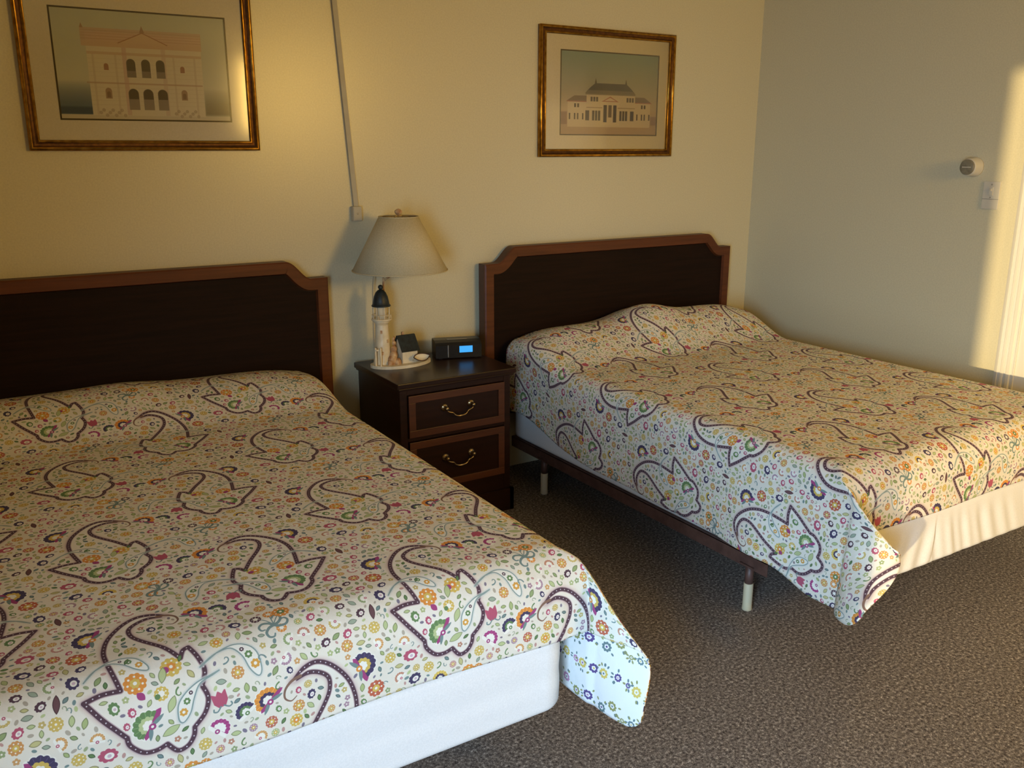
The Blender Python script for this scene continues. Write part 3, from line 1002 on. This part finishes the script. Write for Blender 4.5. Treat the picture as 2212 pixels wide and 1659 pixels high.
# windows and door of the tower
for a, z in ((-2.0, zb + .05), (-1.2, zb + .10), (-2.1, zb + .14)):
    r = .0405 - (z - zb) * .085
    rot = Matrix.Translation((LX + r * math.cos(a), LY + r * math.sin(a), z)) @ Matrix.Rotation(a, 4, 'Z')
    G().box(-.002, .002, -.0045, .0045, -.007, .007, .0008, rot).build('tower_window', M['ceramic_tan'], tower)
g = G()
zg = zb + .186
g.lathe(LX, LY, [(.040, zg), (.043, zg + .002), (.043, zg + .007), (.040, zg + .009)], 32)
for k in range(10):
    a = 2 * PI * k / 10 + .2
    g.lathe(LX + .0395 * math.cos(a), LY + .0395 * math.sin(a), [(.0016, zg + .008), (.0016, zg + .024)], 6)
g.tube([(LX + .0395 * math.cos(2 * PI * k / 24), LY + .0395 * math.sin(2 * PI * k / 24), zg + .024) for k in range(25)], .0014, 6)
g.build('gallery_railing', M['ceramic'], lampo)
g = G()
g.lathe(LX, LY, [(.0235, zg + .008), (.0235, zg + .058), (.026, zg + .062)], 24)
for k in range(6):
    a = 2 * PI * k / 6 + .55
    g.lathe(LX + .0335 * math.cos(a), LY + .0335 * math.sin(a), [(.0022, zg + .008), (.0022, zg + .062)], 6)
g.build('lantern_room', M['ceramic'], lampo)
zc = zg + .060
g = G()
g.lathe(LX, LY, [(.0395, zc), (.0405, zc + .003), (.0385, zc + .006), (.0350, zc + .010), (.0330, zc + .024), (.0290, zc + .042), (.0215, zc + .058), (.0130, zc + .067), (.0070, zc + .070), (.0055, zc + .073)], 32)
g.sphere((LX, LY, zc + .080), .0105)
g.build('dome_cap', M['dome'], lampo)
# keeper's cottage
cot = thing_part = G()
cx, cy = -2.218, -0.182
rot = Matrix.Translation((cx, cy, zb)) @ Matrix.Rotation(math.radians(3), 4, 'Z')
hw, hd, hh, rh = .036, .037, .060, .052
g.v  # keep
cot.box(-hw, hw, -hd, hd, 0, hh, 0.0008, rot)
for s in (-1, 1):
    cot.prism([rot @ Vector((s * hw, -hd, hh - .0002)), rot @ Vector((s * hw, hd, hh - .0002)), rot @ Vector((s * hw, 0, hh + rh))], rot.to_3x3() @ Vector((-s * .003, 0, 0)))
cottage = cot.build('cottage', M['ceramic'], lampo)
g = G()
ov = .007
for s in (-1, 1):
    e = Vector((0, s * (hd + ov), hh - rh * ov / hd)); t_ = Vector((0, 0, hh + rh + .002))
    nrm = Vector((0, s * rh, hd)).normalized() * .004
    poly = [Vector((-hw - ov, e.y, e.z)), Vector((hw + ov, e.y, e.z)), Vector((hw + ov, 0, t_.z)), Vector((-hw - ov, 0, t_.z))]
    g.prism([rot @ p for p in poly], rot.to_3x3() @ nrm)
g.build('roof', M['dome'], cottage)
G().box(-.014, -.004, .004, .014, hh + rh - .012, hh + rh + .016, .0008, rot).build('chimney', M['ceramic_tan'], cottage)
g = G()
g.box(-.018, -.006, -hd - .0015, -hd + .001, .022, .042, .0006, rot).box(.010, .024, -hd - .0015, -hd + .001, 0, .040, .0006, rot)
g.build('shutter', M['ceramic'], cottage)
# rocks at the foot of the tower, fence posts, rowing boat
g = G()
rnd = random.Random(2)
for x, y, z, r in ((-2.292, -.205, .016, .022), (-2.284, -.200, .036, .018), (-2.280, -.196, .062, .014), (-2.277, -.192, .088, .010), (-2.276, -.188, .106, .007), (-2.305, -.215, .006, .014), (-2.272, -.216, .008, .016)):
    g.sphere((x, y, zb + z), r, 9, 6, (1, .8, 1.15))
for i in range(len(g.v)):
    x, y, z = g.v[i]
    q = math.sin(x * 400 + z * 310) * math.cos(y * 370 + z * 220)
    g.v[i] = (x + q * .002, y + q * .002, z + q * .0025)
g.build('rocks', M['ceramic_tan'], lampo)
for k, (x, y) in enumerate(((-2.366, -.200), (-2.350, -.216))):
    g = G().box(x - .0035, x + .0035, y - .0035, y + .0035, zb - .001, zb + .078, .001)
    g.build('post', M['ceramic'], lampo)
G().box(-2.367, -2.349, -.211, -.205, zb + .066, zb + .072, .001).build('post_rail', M['ceramic'], lampo)
bm_v = []; bm_f = []
nb = 15
brot = Matrix.Translation((-2.176, -.233, zb + .013)) @ Matrix.Rotation(math.radians(8), 4, 'Z') @ Matrix.Rotation(math.radians(40), 4, 'X')
for i in range(nb):
    f = i / (nb - 1) * 2 - 1
    w = .0190 * (1 - abs(f) ** 2.2) + .0004; h = .014 + .006 * f * f
    for (a, b) in ((-1, 1), (-.8, .35), (0, 0), (.8, .35), (1, 1), (.86, 1), (.66, .42), (0, .16), (-.66, .42), (-.86, 1)):
        bm_v.append(brot @ Vector((f * .040, a * w, b * h)))
for i in range(nb - 1):
    for k in range(10):
        bm_f.append((i * 10 + k, i * 10 + (k + 1) % 10, (i + 1) * 10 + (k + 1) % 10, (i + 1) * 10 + k))
boat = G().add(bm_v, bm_f, True).build('rowing_boat', M['ceramic'], lampo)
P = [brot @ Vector((f * .041, s * (.0193 * (1 - abs(f) ** 2.2) + .0004), .0145 + .006 * f * f)) for s, fr in ((-1, [k / 12 * 2 - 1 for k in range(13)]), (1, [1 - k / 12 * 2 for k in range(1, 13)])) for f in fr]
G().tube(P, .0021, 6).build('gunwale', M['wood_side'], boat)
# rod, socket, shade
SX, SY = -2.245, -0.207
g = G()
rp = [(LX + .030, LY + .036, ZT + .01), (LX + .030, LY + .036, 0.985), (LX + .036, LY + .034, 1.006), (SX - .022, SY + .014, 1.042), (SX - .006, SY, 1.068), (SX, SY, 1.085), (SX, SY, 1.12)]
g.tube(spline(rp, 5), .0046, 8)
g.build('rod', M['ceramic_tan'], lampo)
G().lathe(SX, SY, [(.012, 1.10), (.017, 1.105), (.017, 1.15), (.013, 1.155)], 16).build('socket', M['brass'], lampo)
g = G()
hp = [(SX + .017, SY, 1.115), (SX + .045, SY, 1.16), (SX + .046, SY, 1.22), (SX + .018, SY, 1.272), (SX, SY, 1.276), (SX - .018, SY, 1.272), (SX - .046, SY, 1.22), (SX - .045, SY, 1.16), (SX - .017, SY, 1.115)]
g.tube(spline(hp, 5), .002, 6)
for a in (0, 2.1, 4.2):
    g.tube([(SX, SY, 1.276), (SX + .079 * math.cos(a), SY + .079 * math.sin(a), 1.272)], .0016, 6)
g.build('harp', M['brass'], lampo)
g = G().lathe(SX, SY, [(.197, 1.055), (.081, 1.274), (.079, 1.274), (.195, 1.055), (.197, 1.055)], 72, cap=False)
sh = g.build('lampshade', M['shade'], lampo)
g = G()
for r, z in ((.1968, 1.0555), (.0808, 1.2740)):
    g = G()
    g.tube([(SX + r * math.cos(2 * PI * k / 72), SY + r * math.sin(2 * PI * k / 72), z) for k in range(73)], .0024, 6)
    g.build('rim_binding', M['shade'], sh)
G().lathe(SX, SY, [(.004, 1.274), (.004, 1.280), (.012, 1.284), (.0165, 1.292), (.0150, 1.298), (.007, 1.304), (.001, 1.306)], 20).build('finial', M['ceramic_tan'], lampo)
g = G()
g.tube(spline([(SX - .012, SY + .004, 1.11), (SX - .05, -.10, 1.06), (-2.305, -.06, 1.00), (-2.307, -.05, .85), (-2.308, -.05, .72), (-2.307, -.055, .675), (-2.303, -.075, ZT + .016), (-2.29, -.09, ZT + .014)], 6), .0026, 7)
g.build('power_cord', M['cord'], lampo)

# ------------------------------------------------------------------ clock radio
ck = thing('clock_radio', 'low black clock radio with a glowing blue display on the nightstand', 'clock', (-1.965, -0.16, ZT))
rot = Matrix.Translation((-1.962, -0.165, ZT)) @ Matrix.Rotation(math.radians(-17), 4, 'Z')
cw, cd = .103, .050
g = G()
prof = [(-cd, .004), (-cd, .060), (-cd + .010, .072), (-.012, .079), (cd - .006, .079), (cd, .070), (cd, .004)]
g.prism([rot @ Vector((-cw, y, z)) for y, z in prof], rot.to_3x3() @ Vector((2 * cw, 0, 0)))
for x in (-.08, .08):
    for y in (-.035, .035):
        g.box(x - .008, x + .008, y - .006, y + .006, 0, .005, 0, rot)
body = g.build('body', M['black'], ck)
G().box(-.045, .045, -.012, .030, .0785, .0815, .001, rot).build('dock_cover', M['silver'], ck)
G().box(-.045, .045, -.008, .026, .0812, .0822, .0004, rot).build('dock_slot', M['black'], ck)
G().box(-.049, -.0455, -cd - .002, -cd + .001, .008, .062, .0008, rot).build('trim_strip', M['silver'], ck)
G().box(.003, .062, -cd - .0012, -cd + .001, .027, .056, .0005, rot).build('display', M['display'], ck)

# ------------------------------------------------------------------ framed prints
def frame_ring(prof, x0, x1, z0, z1):
    """prof: (inset from the outer edge, proud of the wall); mitred corners, closed loop"""
    vs = []; fs = []
    n = len(prof)
    for ax, az in ((0, 0), (1, 0), (1, 1), (0, 1)):
        for d, h in prof:
            vs.append((x0 + d if ax == 0 else x1 - d, -h, z0 + d if az == 0 else z1 - d))
    for c in range(4):
        for k in range(n - 1):
            a, b = c * n, ((c + 1) % 4) * n
            fs.append((a + k, a + k + 1, b + k + 1, b + k))
    return vs, fs

def house_print_a(w, h):
    pr = Print(w, h, 0.0006, (178, 182, 168), False)
    # pale wash sky fading down, soft trees, palazzo front with two rows of arches
    yy = np.linspace(0, 1, pr.ny)[:, None, None]
    pr.a[:] = np.array((218, 212, 184)) / 255 * (1 - yy) + np.array((196, 198, 174)) / 255 * yy
    u = lambda x, y: (x * w, y * h)
    R = lambda x0, x1, y0, y1, c, a=1.0, s=2: pr.poly([u(x0, y0), u(x1, y0), u(x1, y1), u(x0, y1)], c, alpha=a, soft=s)
    for k in range(14):
        R(0, .20, .05, .05 + .30 * (1 - k / 14), (92, 106, 116), .13, 18)
        R(.84, 1, .06, .05 + .26 * (1 - k / 14), (128, 120, 96), .10, 18)
    R(0, .20, .05, .12, (66, 78, 88), .5, 12)
    R(0, 1, 0, .05, (212, 202, 174))
    R(.18, .84, .045, .80, (222, 212, 184))
    R(.155, .845, .72, .835, (206, 172, 142), .65)
    for q in (.735, .76, .785, .81): R(.155, .845, q, q + .006, (190, 156, 128), .5)
    for q in (.205, .33, .665, .79): R(q, q + .012, .05, .60, (206, 190, 162), .6)
    for q in (.14, .18, .22, .26, .30, .40, .44, .48, .52, .56): R(.18, .84, q, q + .004, (204, 190, 160), .45)
    R(.155, .845, .67, .72, (212, 186, 154))
    R(.18, .84, .60, .625, (206, 178, 146), .7)
    R(.165, .835, .335, .35, (190, 160, 134), .7)
    pr.poly([u(.36, .71), u(.50, .81), u(.64, .71)], (214, 190, 156)); pr.stroke([u(.36, .71), u(.50, .81), u(.64, .71)], .0016, (178, 140, 112))
    pr.poly([u(.485, .81), u(.50, .875), u(.515, .81)], (176, 148, 120))
    pr.poly([u(.155, .83), u(.165, .875), u(.175, .83)], (176, 148, 120))
    R(.375, .40, .05, .67, (206, 172, 152), .6); R(.60, .625, .05, .67, (206, 180, 156), .5)
    def arch(x, y0, y1, r, c, a=1):
        P = [u(x - r, y0), u(x + r, y0)] + [(x * w + r * w * math.cos(t), y1 * h + r * w * math.sin(t)) for t in np.linspace(0, PI, 13)]
        pr.poly(P, c, alpha=a)
    for x in (.42, .505, .59):
        arch(x, .40, .53, .026, (150, 140, 122)); arch(x, .46, .53, .024, (120, 112, 92))
        arch(x, .10, .25, .030, (160, 148, 128)); arch(x, .20, .25, .028, (114, 104, 84))
    for x in (.28, .72):
        arch(x, .46, .50, .013, (176, 138, 110)); arch(x, .2, .27, .018, (176, 150, 122)); arch(x, .21, .25, .010, (150, 128, 104))
    for x0 in (.225, .66):
        for k in range(9):
            pr.blob(x0 * w + k * .010, .07 * h + .01 * math.sin(k * 2.1), .006, (170, 150, 122), alpha=.5)
    return pr.image('palazzo_print')

def house_print_b(w, h):
    pr = Print(w, h, 0.0006, (150, 160, 148), False)
    yy = np.linspace(0, 1, pr.ny)[:, None, None]
    pr.a[:] = np.where(yy > .3, (np.array((198, 178, 148)) * (1 - (yy - .3) / .7) + np.array((146, 166, 156)) * ((yy - .3) / .7)), np.array((196, 172, 142))) / 255
    u = lambda x, y: (x * w, y * h)
    R = lambda x0, x1, y0, y1, c, a=1.0, s=1.5: pr.poly([u(x0, y0), u(x1, y0), u(x1, y1), u(x0, y1)], c, alpha=a, soft=s)
    WALL, ROOF, DK, RED = (214, 198, 168), (104, 98, 78), (72, 58, 44), (178, 122, 100)
    R(0, .07, .11, .28, (128, 92, 80), .6, 10); R(.93, 1, .11, .24, (128, 92, 80), .5, 10)
    R(0, 1, 0, .13, (188, 162, 130))
    R(.075, .925, .10, .41, WALL); R(.26, .76, .13, .50, WALL)
    pr.poly([u(.245, .505), u(.29, .57), u(.345, .63), u(.665, .63), u(.72, .57), u(.765, .505)], ROOF)
    pr.poly([u(.245, .505), u(.27, .545), u(.74, .545), u(.765, .505)], (132, 124, 102))
    for x in (.35, .66): pr.poly([u(x - .01, .63), u(x, .69), u(x + .01, .63)], ROOF)
    R(.25, .76, .49, .505, (150, 136, 112))
    pr.poly([u(.06, .405), u(.14, .475), u(.26, .475), u(.26, .405)], (134, 116, 92)); pr.poly([u(.94, .405), u(.86, .475), u(.76, .475), u(.76, .405)], (134, 116, 92))
    R(.065, .26, .40, .412, RED); R(.76, .935, .40, .412, RED)
    R(.40, .60, .12, .41, (220, 204, 174))
    pr.poly([u(.41, .41), u(.50, .475), u(.59, .41)], RED); pr.poly([u(.44, .42), u(.50, .46), u(.56, .42)], (222, 204, 176))
    for x in (.45, .50, .55): R(x - .017, x + .017, .16 if x != .5 else .22, .37, DK if x != .5 else (110, 92, 72))
    for b in (.30, .67):
        for k in range(3): R(b + k * .028, b + k * .028 + .02, .41, .465, (100, 86, 68))
    for x in (.27, .33, .36, .39, .61, .64, .67, .73): R(x - .011 - (.008 if x in (.27, .73) else 0), x + .011 + (.008 if x in (.27, .73) else 0), .18, .30, DK)
    for x in (.095, .145, .175, .225, .785, .835, .865, .915): R(x - .007, x + .007, .19, .265, (80, 66, 52))
    for x in (.148, .178, .835, .865): R(x - .009, x + .009, .335, .38, (80, 66, 52))
    R(.26, .42, .33, .342, (168, 146, 118)); R(.58, .76, .33, .342, (168, 146, 118))
    return pr.image('mansion_print')

def picture(x0, x1, z0, z1, px0, px1, pz0, pz1, im, label):
    root = thing('framed_picture', label, 'picture', ((x0 + x1) / 2, 0, (z0 + z1) / 2), 'gold framed architectural prints')
    prof = [(0, .001), (0, .020), (.003, .024), (.007, .026), (.011, .024), (.013, .019)]
    v, f = frame_ring(prof, x0, x1, z0, z1)
    fr_ = G().add(v, f, True).build('frame', M['gold'], root)
    v, f = frame_ring([(.013, .019), (.016, .0165), (.022, .0155), (.026, .0165)], x0, x1, z0, z1)
    G().add(v, f, True).build('groove', M['gold_dark'], fr_)
    v, f = frame_ring([(.026, .0165), (.029, .020), (.032, .0205), (.035, .018), (.036, .008), (.036, .001)], x0, x1, z0, z1)
    G().add(v, f, True).build('inner_bead', M['gold'], fr_)
    a = .0362
    v, f = frame_ring([(0, .0065), (0, .0085)], x0 + a, x1 - a, z0 + a, z1 - a)
    # mat board with a window, its dark bevel line, and the print behind
    g = G()
    for xa, xb, za, zb_ in ((x0 + a, px0, z0 + a, z1 - a), (px1, x1 - a, z0 + a, z1 - a), (px0, px1, z0 + a, pz0), (px0, px1, pz1, z1 - a)):
        g.box(xa, xb, -.0085, -.006, za, zb_)
    g.build('mat_board', M['mat_board'], root)
    g = G()
    w = .0056
    for xa, xb, za, zb_ in ((px0 - w, px0, pz0 - w, pz1 + w), (px1, px1 + w, pz0 - w, pz1 + w), (px0, px1, pz0 - w, pz0), (px0, px1, pz1, pz1 + w)):
        g.box(xa, xb, -.0092, -.0084, za, zb_)
    g.build('dark_border_line', M['black_line'], root)
    o = mesh_obj('print', [(px0 - .004, -.0058, pz0 - .004), (px1 + .004, -.0058, pz0 - .004), (px1 + .004, -.0058, pz1 + .004), (px0 - .004, -.0058, pz1 + .004),
                           (px0 - .004, -.0048, pz0 - .004), (px1 + .004, -.0048, pz0 - .004), (px1 + .004, -.0048, pz1 + .004), (px0 - .004, -.0048, pz1 + .004)],
                 [(0, 1, 2, 3), (7, 6, 5, 4), (0, 4, 5, 1), (1, 5, 6, 2), (2, 6, 7, 3), (3, 7, 4, 0)], print_mat(im.name, im, 0.9, False), root)
    uvl = o.data.uv_layers.new(name='UVMap')
    for l in o.data.loops:
        c = o.data.vertices[l.vertex_index].co
        uvl.data[l.index].uv = ((c.x - px0 + .004) / (px1 - px0 + .008), (c.z - pz0 + .004) / (pz1 - pz0 + .008))
    G().box(x0 + a, x1 - a, -.0118, -.0098, z0 + a, z1 - a).build('glass', M['glass'], root)
    G().box(x0 + .005, x1 - .005, -.0046, -.0006, z0 + .005, z1 - .005).build('backing_board', M['black_line'], root)
    return root

picture(-3.540, -2.740, 1.535, 2.125, -3.426, -2.843, 1.645, 2.008, house_print_a(.59, .37), 'gold framed palazzo print with two rows of arches, above the bed beside the conduit')
picture(-1.430, -0.620, 1.505, 2.088, -1.305, -0.720, 1.610, 1.982, house_print_b(.59, .376), 'gold framed print of a white mansion with dark hipped roof, near the room corner')

# ------------------------------------------------------------------ wiring channel
rw = thing('cable_raceway', 'thin pale surface cable channel running down the wall to a small box above the lamp', 'conduit', (-2.40, 0, 1.8))
xt, xb = -2.402 - 0.056 * (RZ - 2.11) / 0.80, -2.347
g = G().prism([(xt - .010, 0, RZ - .001), (xt + .010, 0, RZ - .001), (xb + .010, 0, 1.300), (xb - .010, 0, 1.300)], (0, -.012, 0))
g.build('channel', M['raceway'], rw)
g = G().box(-2.369, -2.330, -.030, 0, 1.247, 1.308, .003)
jb = g.build('junction_box', M['raceway'], rw)
G().box(-2.3665, -2.3325, -.0312, -.0295, 1.2505, 1.3045, .0004).build('cover', M['raceway'], jb)
rot = Matrix.Translation((-2.3495, -.031, 1.279)) @ Matrix.Rotation(PI / 2, 4, 'X')
G().lathe(0, 0, [(.0042, 0), (.0040, .001), (.002, .0018)], 14, axis=rot).build('screw', M['steel'], jb)

# ------------------------------------------------------------------ thermostat and switch on the side wall
th = thing('thermostat', 'round white wall thermostat with a grey dial face above the light switch', 'thermostat', (0, -1.278, 1.468))
rot = Matrix.Translation((0, -1.278, 1.468)) @ Matrix.Rotation(-PI / 2, 4, 'Y')
G().lathe(0, 0, [(.042, 0), (.042, .006), (.039, .010), (.037, .046), (.0355, .051), (.033, .052)], 36, axis=rot).build('body', M['plastic_w'], th)
g = G().lathe(0, 0, [(.0325, .050), (.0325, .057), (.0310, .059), (.018, .0595)], 36, axis=rot)
dl = g.build('dial', M['dial'], th)
G().box(-.0018, .0018, -.020, .020, .059, .0608, .0004, rot).build('pointer', M['plastic_w'], dl)

sw = thing('light_switch', 'ivory wall switch plate beside the door casing', 'switch', (0, -1.370, 1.352))
G().box(-.006, 0, -1.407, -1.333, 1.294, 1.410, .002).build('plate', M['plastic_w'], sw)
G().box(-.0066, -.0055, -1.4065, -1.3335, 1.335, 1.3366).build('seam', M['plastic_line'], sw)
G().box(-.0095, -.005, -1.379, -1.361, 1.352, 1.386, .001).build('rocker', M['plastic_w'], sw)
G().box(-.016, -.008, -1.374, -1.366, 1.370, 1.380, .001).build('toggle', M['plastic_w'], sw)
for z in (1.343, 1.397):
    rot = Matrix.Translation((-.006, -1.370, z)) @ Matrix.Rotation(-PI / 2, 4, 'Y')
    G().lathe(0, 0, [(.003, 0), (.0028, .0008), (.0015, .0012)], 12, axis=rot).build('screw', M['steel'], sw)
